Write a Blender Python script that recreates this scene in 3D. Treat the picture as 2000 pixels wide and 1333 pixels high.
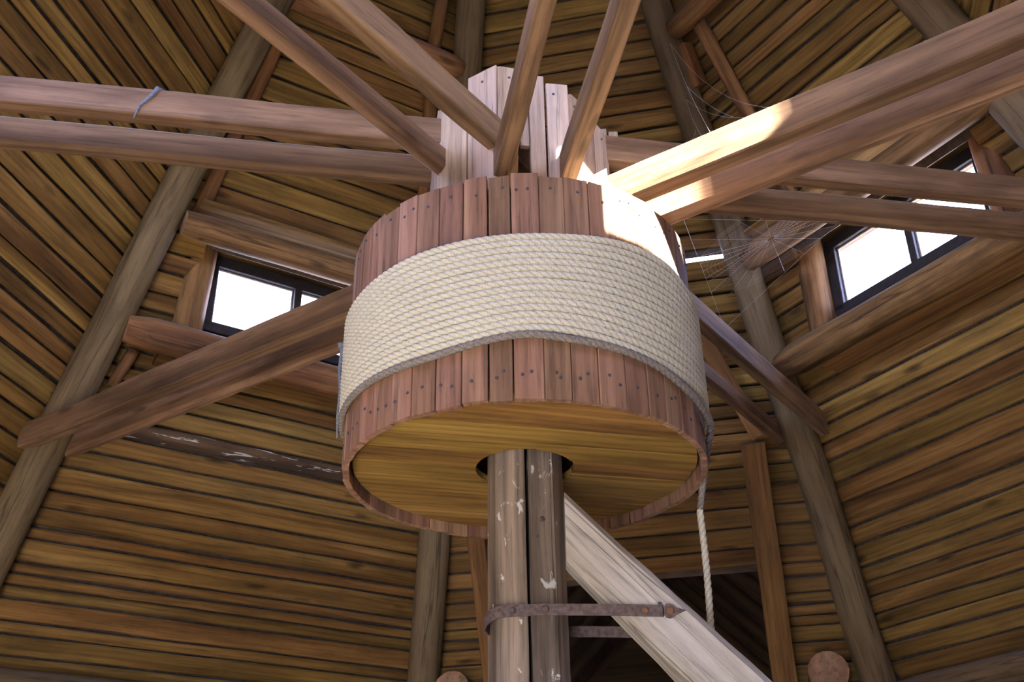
import bpy, bmesh, math, random
from mathutils import Vector, Matrix, noise
sc = bpy.context.scene
for o in list(bpy.data.objects): bpy.data.objects.remove(o)
rnd = random.Random(7)
PI = math.pi
V = Vector
# ------------------------------------------------------------------ camera, sky, sun, exposure
cam = bpy.data.cameras.new('camera'); camo = bpy.data.objects.new('camera', cam)
sc.collection.objects.link(camo); sc.camera = camo
cam.sensor_width = 36.0; cam.lens = 39.10; cam.clip_start = 0.02; cam.clip_end = 500
camo.matrix_world = Matrix(((0.999718, 0.021984, 0.008938, 0.0),
                            (0.018542, -0.488502, -0.872366, -4.2),
                            (-0.014812, 0.872286, -0.488772, 1.6),
                            (0, 0, 0, 1)))
SKY = 31.0
SUN = 130.0
sc.view_settings.view_transform = 'Standard'; sc.view_settings.look = 'None'
sc.view_settings.exposure = 0.08; sc.view_settings.gamma = 1.0
sc.view_settings.use_curve_mapping = False
w = bpy.data.worlds.new('sky'); sc.world = w; w.use_nodes = True
nt = w.node_tree; nt.nodes.clear()
bg = nt.nodes.new('ShaderNodeBackground'); wo = nt.nodes.new('ShaderNodeOutputWorld')
tc = nt.nodes.new('ShaderNodeTexCoord'); sx = nt.nodes.new('ShaderNodeSeparateXYZ')
rp = nt.nodes.new('ShaderNodeValToRGB')
rp.color_ramp.elements[0].position = 0.0; rp.color_ramp.elements[0].color = (0.63, 0.69, 1.0, 1)
rp.color_ramp.elements[1].position = 0.8; rp.color_ramp.elements[1].color = (0.42, 0.49, 1.0, 1)
nt.links.new(tc.outputs['Generated'], sx.inputs[0]); nt.links.new(sx.outputs['Z'], rp.inputs[0])
nt.links.new(rp.outputs[0], bg.inputs[0]); bg.inputs[1].default_value = SKY
nt.links.new(bg.outputs[0], wo.inputs[0])
sund = bpy.data.lights.new('sun', 'SUN'); sund.energy = SUN; sund.angle = math.radians(0.9); sund.color = (1.0, 0.93, 0.82)
suno = bpy.data.objects.new('sun', sund); sc.collection.objects.link(suno)
to_sun = V((1.07, -1.90, 1.275)).normalized()
suno.rotation_euler = to_sun.to_track_quat('Z', 'Y').to_euler()
suno.location = to_sun * 20
try:
    sc.cycles.use_denoising = True; sc.cycles.denoiser = 'OPENIMAGEDENOISE'
    sc.cycles.max_bounces = 14; sc.cycles.diffuse_bounces = 10; sc.cycles.transparent_max_bounces = 12
    sc.cycles.caustics_reflective = False; sc.cycles.caustics_refractive = False
    sc.cycles.sample_clamp_indirect = 6.0
except Exception: pass

# ------------------------------------------------------------------ measured geometry
HA = 10.5645                     # height of the roof apex (centre lines of the log rafters)
SL = 1.76122                     # rise of a rafter per metre of radius
SA = SL / math.cos(PI / 8)       # rise of a facet per metre of apothem
TH = math.atan(SA)
PHI = math.radians(-10.8026)     # azimuth (from +y towards +x) of the rafter behind the drum
RD, ZB, ZT = 0.7334, 3.3105, 4.2857   # drum
OFF = 0.125                      # sheathing outside the rafter centre lines
def azv(a): return V((math.sin(a), math.cos(a), 0.0))
def rafter_az(k): return PHI + k * PI / 4
def facet_axes(k):
    r = azv(PHI + (k + 0.5) * PI / 4); t = V((r.y, -r.x, 0.0))
    u = -math.cos(TH) * r + V((0, 0, math.sin(TH))); n = math.sin(TH) * r + V((0, 0, math.cos(TH)))
    return r, t, u, n
def ap_at(z, off=OFF): return (HA - z) / SA + off / math.sin(TH)
def fpt(k, t, z, off=OFF):
    r, tv, u, n = facet_axes(k)
    return r * ap_at(z, off) + tv * t + V((0, 0, z))

# ------------------------------------------------------------------ materials
def nn(nt, typ, **kw):
    n = nt.nodes.new(typ)
    for k, v in kw.items(): setattr(n, k, v)
    return n
def wood(name, dark, mid, light, grain=1.0, knots=1.0, var=0.35, dust=0.25, dirt=0.3, rough=0.78, bump=0.25,
         stain=None, cracks=0.0, ring=0.35, sat=0.0):
    m = bpy.data.materials.new(name); m.use_nodes = True; t = m.node_tree; t.nodes.clear(); L = t.links.new
    out = nn(t, 'ShaderNodeOutputMaterial'); bs = nn(t, 'ShaderNodeBsdfPrincipled'); L(bs.outputs[0], out.inputs[0])
    bs.inputs['Roughness'].default_value = rough
    bs.inputs['Specular IOR Level'].default_value = 0.35
    co = nn(t, 'ShaderNodeTexCoord'); oi = nn(t, 'ShaderNodeObjectInfo')
    off = nn(t, 'ShaderNodeVectorMath', operation='SCALE'); off.inputs[0].default_value = (37.0, 19.0, 11.0); L(oi.outputs['Random'], off.inputs['Scale'])
    ad = nn(t, 'ShaderNodeVectorMath', operation='ADD'); L(co.outputs['Object'], ad.inputs[0]); L(off.outputs[0], ad.inputs[1])
    def mp(s):
        q = nn(t, 'ShaderNodeMapping'); q.inputs['Scale'].default_value = s; L(ad.outputs[0], q.inputs[0]); return q
    def noi(s, sc_, det=4, rg=0.6, dist=0.0):
        q = nn(t, 'ShaderNodeTexNoise'); q.inputs['Scale'].default_value = sc_; q.inputs['Detail'].default_value = det
        q.inputs['Roughness'].default_value = rg; q.inputs['Distortion'].default_value = dist
        L(mp(s).outputs[0], q.inputs['Vector']); return q
    def ramp(src, stops):
        q = nn(t, 'ShaderNodeValToRGB'); e = q.color_ramp.elements
        while len(e) < len(stops): e.new(0.5)
        for i, (p, c) in enumerate(stops):
            e[i].position = p; e[i].color = (c if isinstance(c, tuple) else (c, c, c)) + (1,)
        L(src, q.inputs[0]); return q
    def mix(a, b, fac, mode='MIX'):
        q = nn(t, 'ShaderNodeMix', data_type='RGBA', blend_type=mode)
        if isinstance(fac, float): q.inputs[0].default_value = fac
        else: L(fac, q.inputs[0])
        for s, i in ((a, 6), (b, 7)):
            if isinstance(s, tuple): q.inputs[i].default_value = s + (1,)
            else: L(s, q.inputs[i])
        return q
    # broad figure: growth rings stretched along the board
    fig = noi((0.55, 7.0 * grain, 7.0 * grain), 1.0, 3, 0.5, 0.6)
    rings = nn(t, 'ShaderNodeTexWave', wave_type='BANDS', bands_direction='Y'); rings.inputs['Scale'].default_value = 5.5 * grain
    rings.inputs['Distortion'].default_value = 7.0; rings.inputs['Detail'].default_value = 2.5; rings.inputs['Detail Scale'].default_value = 0.5
    L(mp((0.35, 1.0, 1.0)).outputs[0], rings.inputs['Vector'])
    fine = noi((2.6, 52.0 * grain, 52.0 * grain), 1.0, 6, 0.70)
    blot = noi((1.0, 3.0, 3.0), 1.6, 5, 0.62)
    base = ramp(fig.outputs['Fac'], [(0.28, dark), (0.52, mid), (0.74, light)])
    rgr = ramp(rings.outputs['Fac'], [(0.0, 0.55), (0.45, 0.95), (1.0, 1.08)])
    c1 = mix(base.outputs[0], rgr.outputs[0], ring, 'MULTIPLY')
    fr = ramp(fine.outputs['Fac'], [(0.32, 0.36), (0.47, 0.95), (0.70, 1.22)])
    c2 = mix(c1.outputs[2], fr.outputs[0], 0.75, 'MULTIPLY')
    br = ramp(blot.outputs['Fac'], [(0.30, 0.45), (0.50, 0.95), (0.72, 1.15)])
    c3 = mix(c2.outputs[2], br.outputs[0], dirt + 0.25, 'MULTIPLY')
    cur = c3.outputs[2]
    if knots > 0:
        vo = nn(t, 'ShaderNodeTexVoronoi', feature='F1'); vo.inputs['Scale'].default_value = 1.0
        kd = noi((2.0, 9.0, 9.0), 2.0, 2)
        mv = mp((2.0, 6.5, 6.5)); wv = nn(t, 'ShaderNodeVectorMath', operation='MULTIPLY_ADD')
        L(kd.outputs['Color'], wv.inputs[0]); wv.inputs[1].default_value = (0.25, 0.25, 0.25); L(mv.outputs[0], wv.inputs[2])
        L(wv.outputs[0], vo.inputs['Vector'])
        kr = ramp(vo.outputs['Distance'], [(0.05, 1.0), (0.10, 0.7), (0.18, 0.0)])
        kf = nn(t, 'ShaderNodeMath', operation='MULTIPLY'); L(kr.outputs[0], kf.inputs[0]); kf.inputs[1].default_value = 0.85 * knots
        q = mix(cur, tuple(x * 0.32 for x in dark), kf.outputs[0]); cur = q.outputs[2]
    if cracks > 0:
        ck = noi((0.28, 11.0, 11.0), 1.0, 2, 0.4)
        cr = ramp(ck.outputs['Fac'], [(0.490, 0.0), (0.499, 1.0), (0.507, 0.0)])
        kf = nn(t, 'ShaderNodeMath', operation='MULTIPLY'); L(cr.outputs[0], kf.inputs[0]); kf.inputs[1].default_value = cracks
        q = mix(cur, tuple(x * 0.2 for x in dark), kf.outputs[0]); cur = q.outputs[2]
    if stain:
        sn = noi(stain[1], stain[2], 5, 0.6, 0.8)
        sr = ramp(sn.outputs['Fac'], [(stain[3], 0.0), (stain[3] + 0.035, 0.85)])
        q = mix(cur, stain[0], sr.outputs[0]); cur = q.outputs[2]
    # board to board variation
    hv = nn(t, 'ShaderNodeHueSaturation'); L(cur, hv.inputs['Color'])
    mr = nn(t, 'ShaderNodeMapRange'); mr.inputs['To Min'].default_value = 1 - var; mr.inputs['To Max'].default_value = 1 + var; L(oi.outputs['Random'], mr.inputs['Value'])
    wn = nn(t, 'ShaderNodeTexWhiteNoise', noise_dimensions='1D'); L(oi.outputs['Random'], wn.inputs['W'])
    mh = nn(t, 'ShaderNodeMapRange'); mh.inputs['To Min'].default_value = 0.488; mh.inputs['To Max'].default_value = 0.510; L(wn.outputs['Value'], mh.inputs['Value'])
    L(mr.outputs[0], hv.inputs['Value']); L(mh.outputs[0], hv.inputs['Hue']); hv.inputs['Saturation'].default_value = 1.12 + sat
    cur = hv.outputs[0]
    if dust > 0:     # settled dust on upward faces
        ge = nn(t, 'ShaderNodeNewGeometry'); sz = nn(t, 'ShaderNodeSeparateXYZ'); L(ge.outputs['Normal'], sz.inputs[0])
        dr = ramp(sz.outputs['Z'], [(0.35, 0.0), (0.85, dust)])
        q = mix(cur, (0.36, 0.35, 0.34), dr.outputs[0]); cur = q.outputs[2]
    L(cur, bs.inputs['Base Color'])
    bm = nn(t, 'ShaderNodeBump'); bm.inputs['Strength'].default_value = bump; bm.inputs['Distance'].default_value = 0.006
    hm = nn(t, 'ShaderNodeMath', operation='ADD'); L(fine.outputs['Fac'], hm.inputs[0]); L(fig.outputs['Fac'], hm.inputs[1])
    L(hm.outputs[0], bm.inputs['Height']); L(bm.outputs[0], bs.inputs['Normal'])
    return m
M = {}
M['roof'] = wood('roof_board_wood', (0.110, 0.060, 0.021), (0.245, 0.150, 0.058), (0.37, 0.242, 0.103), grain=1.5, knots=1.0, var=0.24, dust=0.75, dirt=0.50, ring=0.30)
M['mould'] = wood('mouldy_board_wood', (0.03, 0.018, 0.012), (0.07, 0.042, 0.025), (0.20, 0.13, 0.08), knots=0.3, var=0.05, dirt=0.6,
                  stain=((0.62, 0.63, 0.62), (1.6, 14.0, 14.0), 2.2, 0.60))
M['under'] = wood('underlay_wood', (0.07, 0.052, 0.04), (0.11, 0.088, 0.07), (0.15, 0.125, 0.105), knots=0.0, var=0.1, dust=0.5)
M['log'] = wood('rafter_log_wood', (0.125, 0.088, 0.052), (0.195, 0.145, 0.090), (0.26, 0.20, 0.13), grain=0.6, knots=0.35, var=0.06, dust=0.3, cracks=0.75, ring=0.15)
M['wlog'] = wood('window_log_wood', (0.065, 0.034, 0.018), (0.29, 0.165, 0.085), (0.48, 0.30, 0.165), grain=1.0, knots=0.8, var=0.05, dust=0.45, cracks=0.8, dirt=0.75)
M['beam'] = wood('arm_beam_wood', (0.125, 0.073, 0.040), (0.245, 0.150, 0.085), (0.37, 0.24, 0.145), grain=1.2, knots=0.8, var=0.10, dust=0.7, ring=0.55, bump=0.45, dirt=0.5, sat=-0.10)
M['stave'] = wood('stave_wood', (0.175, 0.095, 0.058), (0.30, 0.170, 0.110), (0.41, 0.255, 0.170), grain=1.2, knots=0.35, var=0.16, dust=0.4, dirt=0.42, ring=0.35, sat=-0.10)
M['disc'] = wood('drum_floor_wood', (0.17, 0.098, 0.033), (0.285, 0.175, 0.062), (0.38, 0.245, 0.092), grain=1.1, knots=0.45, var=0.10, dirt=0.45, ring=0.45)
M['hub'] = wood('hub_board_wood', (0.46, 0.34, 0.26), (0.64, 0.50, 0.40), (0.75, 0.62, 0.52), grain=1.0, knots=0.3, var=0.10, dust=0.3, dirt=0.18, ring=0.2)
M['post'] = wood('weathered_post_wood', (0.10, 0.080, 0.062), (0.225, 0.185, 0.150), (0.35, 0.285, 0.23), grain=1.3, knots=0.25, var=0.02, dust=0.2, cracks=0.8, dirt=0.55, ring=0.5,
                 stain=((0.62, 0.64, 0.62), (6.0, 10.0, 10.0), 1.4, 0.63), bump=0.5)
M['brace'] = wood('pale_brace_wood', (0.33, 0.29, 0.235), (0.53, 0.505, 0.455), (0.66, 0.645, 0.61), grain=0.8, knots=0.3, var=0.02, dust=0.3, cracks=0.9, dirt=0.30, ring=0.35, bump=0.4)
M['trim'] = wood('trimmer_wood', (0.135, 0.066, 0.032), (0.245, 0.128, 0.062), (0.34, 0.19, 0.095), knots=0.4, var=0.12, dust=0.3)
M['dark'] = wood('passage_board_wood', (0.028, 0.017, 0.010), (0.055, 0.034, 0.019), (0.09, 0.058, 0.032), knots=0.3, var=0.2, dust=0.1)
M['endgrain'] = wood('end_grain_wood', (0.24, 0.15, 0.09), (0.42, 0.28, 0.18), (0.55, 0.39, 0.27), grain=0.5, knots=0.0, var=0.1, dust=0.1, ring=0.3)

def simple(name, col, rough=0.6, metal=0.0, nscale=40.0, namt=0.35, col2=None, bump=0.0, spec=0.4):
    m = bpy.data.materials.new(name); m.use_nodes = True; t = m.node_tree; bs = t.nodes['Principled BSDF']
    bs.inputs['Roughness'].default_value = rough; bs.inputs['Metallic'].default_value = metal; bs.inputs['Specular IOR Level'].default_value = spec
    co = nn(t, 'ShaderNodeTexCoord'); no = nn(t, 'ShaderNodeTexNoise'); no.inputs['Scale'].default_value = nscale; no.inputs['Detail'].default_value = 5
    t.links.new(co.outputs['Object'], no.inputs['Vector'])
    r = nn(t, 'ShaderNodeValToRGB'); c2 = col2 or tuple(x * (1 - namt) for x in col)
    r.color_ramp.elements[0].position = 0.35; r.color_ramp.elements[0].color = c2 + (1,)
    r.color_ramp.elements[1].position = 0.65; r.color_ramp.elements[1].color = col + (1,)
    t.links.new(no.outputs['Fac'], r.inputs[0]); t.links.new(r.outputs[0], bs.inputs['Base Color'])
    if bump:
        b = nn(t, 'ShaderNodeBump'); b.inputs['Strength'].default_value = bump; b.inputs['Distance'].default_value = 0.004
        t.links.new(no.outputs['Fac'], b.inputs['Height']); t.links.new(b.outputs[0], bs.inputs['Normal'])
    return m
M['rope'] = simple('cream_rope_fibre', (0.88, 0.88, 0.72), 0.9, 0, 160, 0.3, (0.72, 0.69, 0.51), 0.5, 0.15)
M['grope'] = simple('grey_rope_fibre', (0.31, 0.28, 0.26), 0.9, 0, 120, 0.3, (0.17, 0.155, 0.145), 0.5, 0.15)
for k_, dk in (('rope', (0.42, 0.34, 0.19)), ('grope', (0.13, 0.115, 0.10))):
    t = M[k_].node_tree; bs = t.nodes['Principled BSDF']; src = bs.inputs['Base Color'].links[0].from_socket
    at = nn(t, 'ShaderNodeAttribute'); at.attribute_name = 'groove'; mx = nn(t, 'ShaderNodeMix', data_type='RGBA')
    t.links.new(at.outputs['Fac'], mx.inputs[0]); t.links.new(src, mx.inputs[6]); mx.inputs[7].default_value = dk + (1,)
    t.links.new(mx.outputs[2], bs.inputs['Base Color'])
M['iron'] = simple('rusty_iron', (0.165, 0.125, 0.115), 0.65, 0.35, 60, 0.4, (0.085, 0.062, 0.058), 0.35)
M['rust'] = simple('bolt_rust', (0.30, 0.15, 0.075), 0.7, 0.25, 90, 0.4, (0.13, 0.075, 0.055), 0.3)
M['nail'] = simple('nail_steel', (0.10, 0.10, 0.125), 0.5, 0.5, 300, 0.3)
M['frame'] = simple('window_frame_paint', (0.030, 0.028, 0.036), 0.6, 0, 30, 0.4)
M['bead'] = simple('pale_glazing_bead', (0.42, 0.38, 0.34), 0.7, 0, 40, 0.3)
M['earth'] = simple('packed_earth', (0.47, 0.405, 0.30), 0.95, 0, 3.0, 0.25, None, 0.3, 0.1)
M['ground'] = simple('gravel_ground', (0.46, 0.43, 0.36), 0.95, 0, 2.0, 0.25, None, 0, 0.1)
M['web'] = simple('spider_silk', (0.85, 0.86, 0.92), 0.4, 0, 10, 0.1)
M['cord'] = simple('frayed_blue_grey_cord', (0.20, 0.225, 0.28), 0.9, 0, 80, 0.4)
M['chalk'] = simple('pale_wood_splinter', (0.75, 0.68, 0.55), 0.8, 0, 60, 0.2)
m = bpy.data.materials.new('dusty_glass'); m.use_nodes = True; t = m.node_tree; t.nodes.clear()
o_ = nn(t, 'ShaderNodeOutputMaterial'); mx = nn(t, 'ShaderNodeMixShader'); tr = nn(t, 'ShaderNodeBsdfTransparent'); df = nn(t, 'ShaderNodeBsdfPrincipled')
df.inputs['Base Color'].default_value = (0.75, 0.75, 0.75, 1); df.inputs['Roughness'].default_value = 0.25
tr.inputs['Color'].default_value = (0.96, 0.97, 0.98, 1)
co = nn(t, 'ShaderNodeTexCoord'); no = nn(t, 'ShaderNodeTexNoise'); no.inputs['Scale'].default_value = 9; no.inputs['Detail'].default_value = 6
t.links.new(co.outputs['Object'], no.inputs['Vector']); mrn = nn(t, 'ShaderNodeMapRange'); mrn.inputs['From Min'].default_value = 0.3; mrn.inputs['From Max'].default_value = 0.8
mrn.inputs['To Min'].default_value = 0.05; mrn.inputs['To Max'].default_value = 0.25
t.links.new(no.outputs['Fac'], mrn.inputs['Value']); t.links.new(mrn.outputs[0], mx.inputs[0])
t.links.new(tr.outputs[0], mx.inputs[1]); t.links.new(df.outputs[0], mx.inputs[2]); t.links.new(mx.outputs[0], o_.inputs[0])
M['glass'] = m
m = bpy.data.materials.new('diffuser_glass'); m.use_nodes = True; t = m.node_tree; t.nodes.clear()  # translucent sheet added out of view to spread sunlight onto beams and hub
o_ = nn(t, 'ShaderNodeOutputMaterial'); tl = nn(t, 'ShaderNodeBsdfTranslucent'); tl.inputs['Color'].default_value = (0.55, 0.53, 0.50, 1)
t.links.new(tl.outputs[0], o_.inputs[0]); M['diffuser'] = m

# ------------------------------------------------------------------ helpers
LINK = sc.collection.objects.link
def tag(o, label=None, cat=None, group=None, kind=None):
    if label: o['label'] = label
    if cat: o['category'] = cat
    if group: o['group'] = group
    if kind: o['kind'] = kind
    return o
def empty(name, loc=(0, 0, 0)):
    o = bpy.data.objects.new(name, None); LINK(o); o.location = loc; o.empty_display_size = 0.1; return o
def mk(name, verts, faces, mat, mw=None, parent=None, smooth=False):
    me = bpy.data.meshes.new(name); me.from_pydata([tuple(v) for v in verts], [], faces); me.materials.append(mat)
    if smooth: me.polygons.foreach_set('use_smooth', [True] * len(me.polygons))
    me.update()
    o = bpy.data.objects.new(name, me); LINK(o)
    mw = mw or Matrix()
    if parent is not None:
        o.parent = parent; o.matrix_parent_inverse = Matrix(); o.matrix_local = WM(parent).inverted() @ mw
    else: o.matrix_world = mw
    WMS[o.name] = mw.copy()
    return o
WMS = {}
def WM(o):
    if o.name in WMS: return WMS[o.name]
    return Matrix.Translation(o.location)
def frame(x, up, origin):
    x = V(x).normalized(); y = V(up).cross(x).normalized(); z = x.cross(y)
    return Matrix(((x.x, y.x, z.x, origin[0]), (x.y, y.y, z.y, origin[1]), (x.z, y.z, z.z, origin[2]), (0, 0, 0, 1)))
def bar_mesh(L, wd, h, ch=0.004, segs=1, wob=0.0, rag=(0.0, 0.0), seed=0, edge=0.0):
    """bar along local x, width along y, height along z, chamfered edges; edge = ragged waviness of the edges"""
    rg = random.Random(seed); vs = []; fs = []
    cs = [(-wd/2+ch, -h/2), (wd/2-ch, -h/2), (wd/2, -h/2+ch), (wd/2, h/2-ch), (wd/2-ch, h/2), (-wd/2+ch, h/2), (-wd/2, h/2-ch), (-wd/2, -h/2+ch)]
    p = rg.random() * 100
    for i in range(segs + 1):
        f = i / segs; x = -L/2 + L*f
        dy = wob * noise.noise((x * 1.3 + p, 0, 0)); dz = wob * noise.noise((x * 1.3 + p, 7, 0))
        for j, (y, z) in enumerate(cs):
            ex = 0
            if i == 0: ex = rg.uniform(-1, 1) * rag[0]
            if i == segs: ex = rg.uniform(-1, 1) * rag[1]
            e = edge * noise.noise((x * 6 + p, 11 if y > 0 else 23, 0)) * (1 if y > 0 else -1)
            vs.append((x + ex, y + dy + e, z + dz))
    for i in range(segs):
        for j in range(8):
            a = i*8+j; b = i*8+(j+1) % 8
            fs.append((a, b, b+8, a+8))
    fs.append(tuple(reversed(range(8)))); fs.append(tuple(segs*8+j for j in range(8)))
    fs = [tuple(reversed(f)) for f in fs]
    return vs, fs
SEED = [0]
def bar(name, A, B, up, wd, h, mat, parent=None, ch=0.004, segs=None, wob=0.0, rag=(0, 0), edge=0.0):
    A = V(A); B = V(B); L = (B - A).length; SEED[0] += 1
    if segs is None: segs = max(1, int(L / 0.5)) if (wob or edge) else 1
    vs, fs = bar_mesh(L, wd, h, ch, segs, wob, rag, SEED[0], edge)
    # reversed winding gives outward normals
    return mk(name, vs, fs, mat, frame(B - A, up, (A + B) / 2), parent)
GRV = []
def tube_mesh(pts, rad, n=8, cap=True, lobes=0, lobe_amp=0.0, pitch=0.1, twist0=0.0, jit=0.0, seed=0):
    """tube along a polyline in world space with parallel-transport frames"""
    rg = random.Random(seed); vs = []; fs = []; GRV.clear()
    pts = [V(p) for p in pts]; N = len(pts)
    T = [(pts[min(i+1, N-1)] - pts[max(i-1, 0)]).normalized() for i in range(N)]
    u = T[0].orthogonal().normalized(); s = 0.0
    for i in range(N):
        u = (u - T[i] * u.dot(T[i])).normalized(); v = T[i].cross(u)
        if i: s += (pts[i] - pts[i-1]).length
        r = rad(i / max(1, N-1)) if callable(rad) else rad
        for j in range(n):
            a = 2*PI*j/n; rr = r
            if lobes:
                cw_ = abs(math.cos(lobes * (a - 2*PI*s/pitch - twist0) / 2)); rr = r * (1 - lobe_amp + lobe_amp * min(1.0, cw_ * 1.25)); GRV.append(1 - min(1.0, cw_ * 2.2))
            if jit: rr *= 1 + jit * rg.uniform(-1, 1)
            vs.append(pts[i] + (u * math.cos(a) + v * math.sin(a)) * rr)
    for i in range(N-1):
        for j in range(n):
            a = i*n+j; b = i*n+(j+1) % n
            fs.append((a, b, b+n, a+n))
    if cap:
        fs.append(tuple(reversed(range(n)))); fs.append(tuple((N-1)*n+j for j in range(n)))
    return vs, fs
def log(name, A, B, r0, r1, mat, parent=None, n=16, seed=1, wob=0.012, lump=0.05, taper_end=0.0, up=(0, 0, 1)):
    """round log from A to B, local x along it, uneven surface, flat sawn ends"""
    A = V(A); B = V(B); L = (B - A).length; segs = max(3, int(L / 0.16)); vs = []; fs = []
    for i in range(segs + 1):
        f = i / segs; x = -L/2 + L*f; r = r0 + (r1 - r0) * f
        if taper_end: r *= 1 - taper_end * max(0, 1 - min(f, 1 - f) * L / 0.12) ** 2
        dy = wob * noise.noise((x * 0.7, seed * 3.1, 0)); dz = wob * noise.noise((x * 0.7, seed * 3.1, 9))
        for j in range(n):
            a = 2*PI*j/n
            rr = r * (1 + lump * noise.noise((x * 1.6, 1.6*math.cos(a) + seed * 5, 1.6*math.sin(a))))
            vs.append((x, rr*math.cos(a) + dy, rr*math.sin(a) + dz))
    for i in range(segs):
        for j in range(n):
            a = i*n+j; b = i*n+(j+1) % n; fs.append((a, b, b+n, a+n))
    o = mk(name, vs + [(-L/2, 0, 0), (L/2, 0, 0)], fs + [(segs*n+n, (j+1) % n, j) for j in range(n)] + [(segs*n+n+1, segs*n+j, segs*n+(j+1) % n) for j in range(n)],
           mat, frame(B - A, up, (A + B) / 2), parent, smooth=True)
    me = o.data; me.materials.append(M['endgrain'])
    for p in me.polygons:
        if len(p.vertices) == 3: p.use_smooth = False; p.material_index = 1
    return o
def disc_nail(name, c, nrm, r, mat, parent, dome=0.35):
    nrm = V(nrm).normalized(); mw = frame(nrm.orthogonal(), nrm, c); vs = []; fs = []; n = 10
    for rr, z in ((r, -0.002), (r, 0.35*dome*r + 0.001), (r*0.7, dome*r + 0.001)):
        for j in range(n): vs.append((rr*math.cos(2*PI*j/n), rr*math.sin(2*PI*j/n), z))
    for i in range(2):
        for j in range(n):
            a = i*n+j; b = i*n+(j+1) % n; fs.append((a, b, b+n, a+n))
    fs.append(tuple(2*n+j for j in range(n)))
    return mk(name, vs, fs, mat, mw, parent, smooth=False)

# ------------------------------------------------------------------ the setting: floor, ground, walls
def poly_obj(name, n, rad, z, mat, thick=0.1, az0=0.0):
    vs = []; fs = []
    for zz in (z, z - thick):
        for j in range(n):
            a = az0 + 2*PI*j/n; vs.append((rad*math.sin(a), rad*math.cos(a), zz))
    fs.append(tuple(reversed(range(n)))); fs.append(tuple(n+j for j in range(n)))
    for j in range(n): fs.append((j, (j+1) % n, n+(j+1) % n, n+j))
    return mk(name, vs, fs, mat)
tag(poly_obj('floor', 8, 6.6, 0.0, M['earth'], 0.12, PHI), kind='structure')
tag(poly_obj('ground', 48, 90.0, -0.125, M['ground'], 0.1), kind='structure')

FN = {-2: 'wall_left', -1: 'wall_back_left', 0: 'wall_back', 1: 'wall_back_right', 2: 'wall_right', 3: 'wall_front_right', 4: 'wall_front', 5: 'wall_front_left'}
known = {-1: [3.285, 3.402, 3.469, 3.591, 3.667, 3.728, 3.794, 3.925, 3.991, 4.102, 4.204, 4.34, 4.446, 4.556, 6.239, 6.374, 6.463, 6.582, 6.687, 6.835, 6.969, 7.087, 7.191],
         0: [3.489, 3.592, 3.654, 3.724, 3.794, 3.894, 3.979, 4.087, 4.219, 4.343, 4.467, 4.592],
         1: [3.327, 3.433, 3.525, 3.616, 3.72, 3.81, 3.899, 4.026, 4.139, 4.288, 4.412, 4.546, 4.655, 4.751, 4.87, 4.988]}
def board_levels(k):
    rg = random.Random(100 + k); lv = []; z = 0.35; kn = known.get(k, [])
    if k == 0: kn = kn + [5.90, 5.962]
    while z < 9.9:
        nxt = [q for q in kn if q > z + 0.03]
        lv.append(z)
        if nxt and nxt[0] - z < 0.19: z = nxt[0]
        else: z += rg.uniform(0.088, 0.132)
    return lv
WINF = (-1, 1, 3, 4, 5)
TALL = (3, 4, 5)
ZS0, ZS1 = 5.05, 5.78          # window opening between sill log and lintel log
BT = 0.030                     # board thickness
walls = {}
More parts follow.
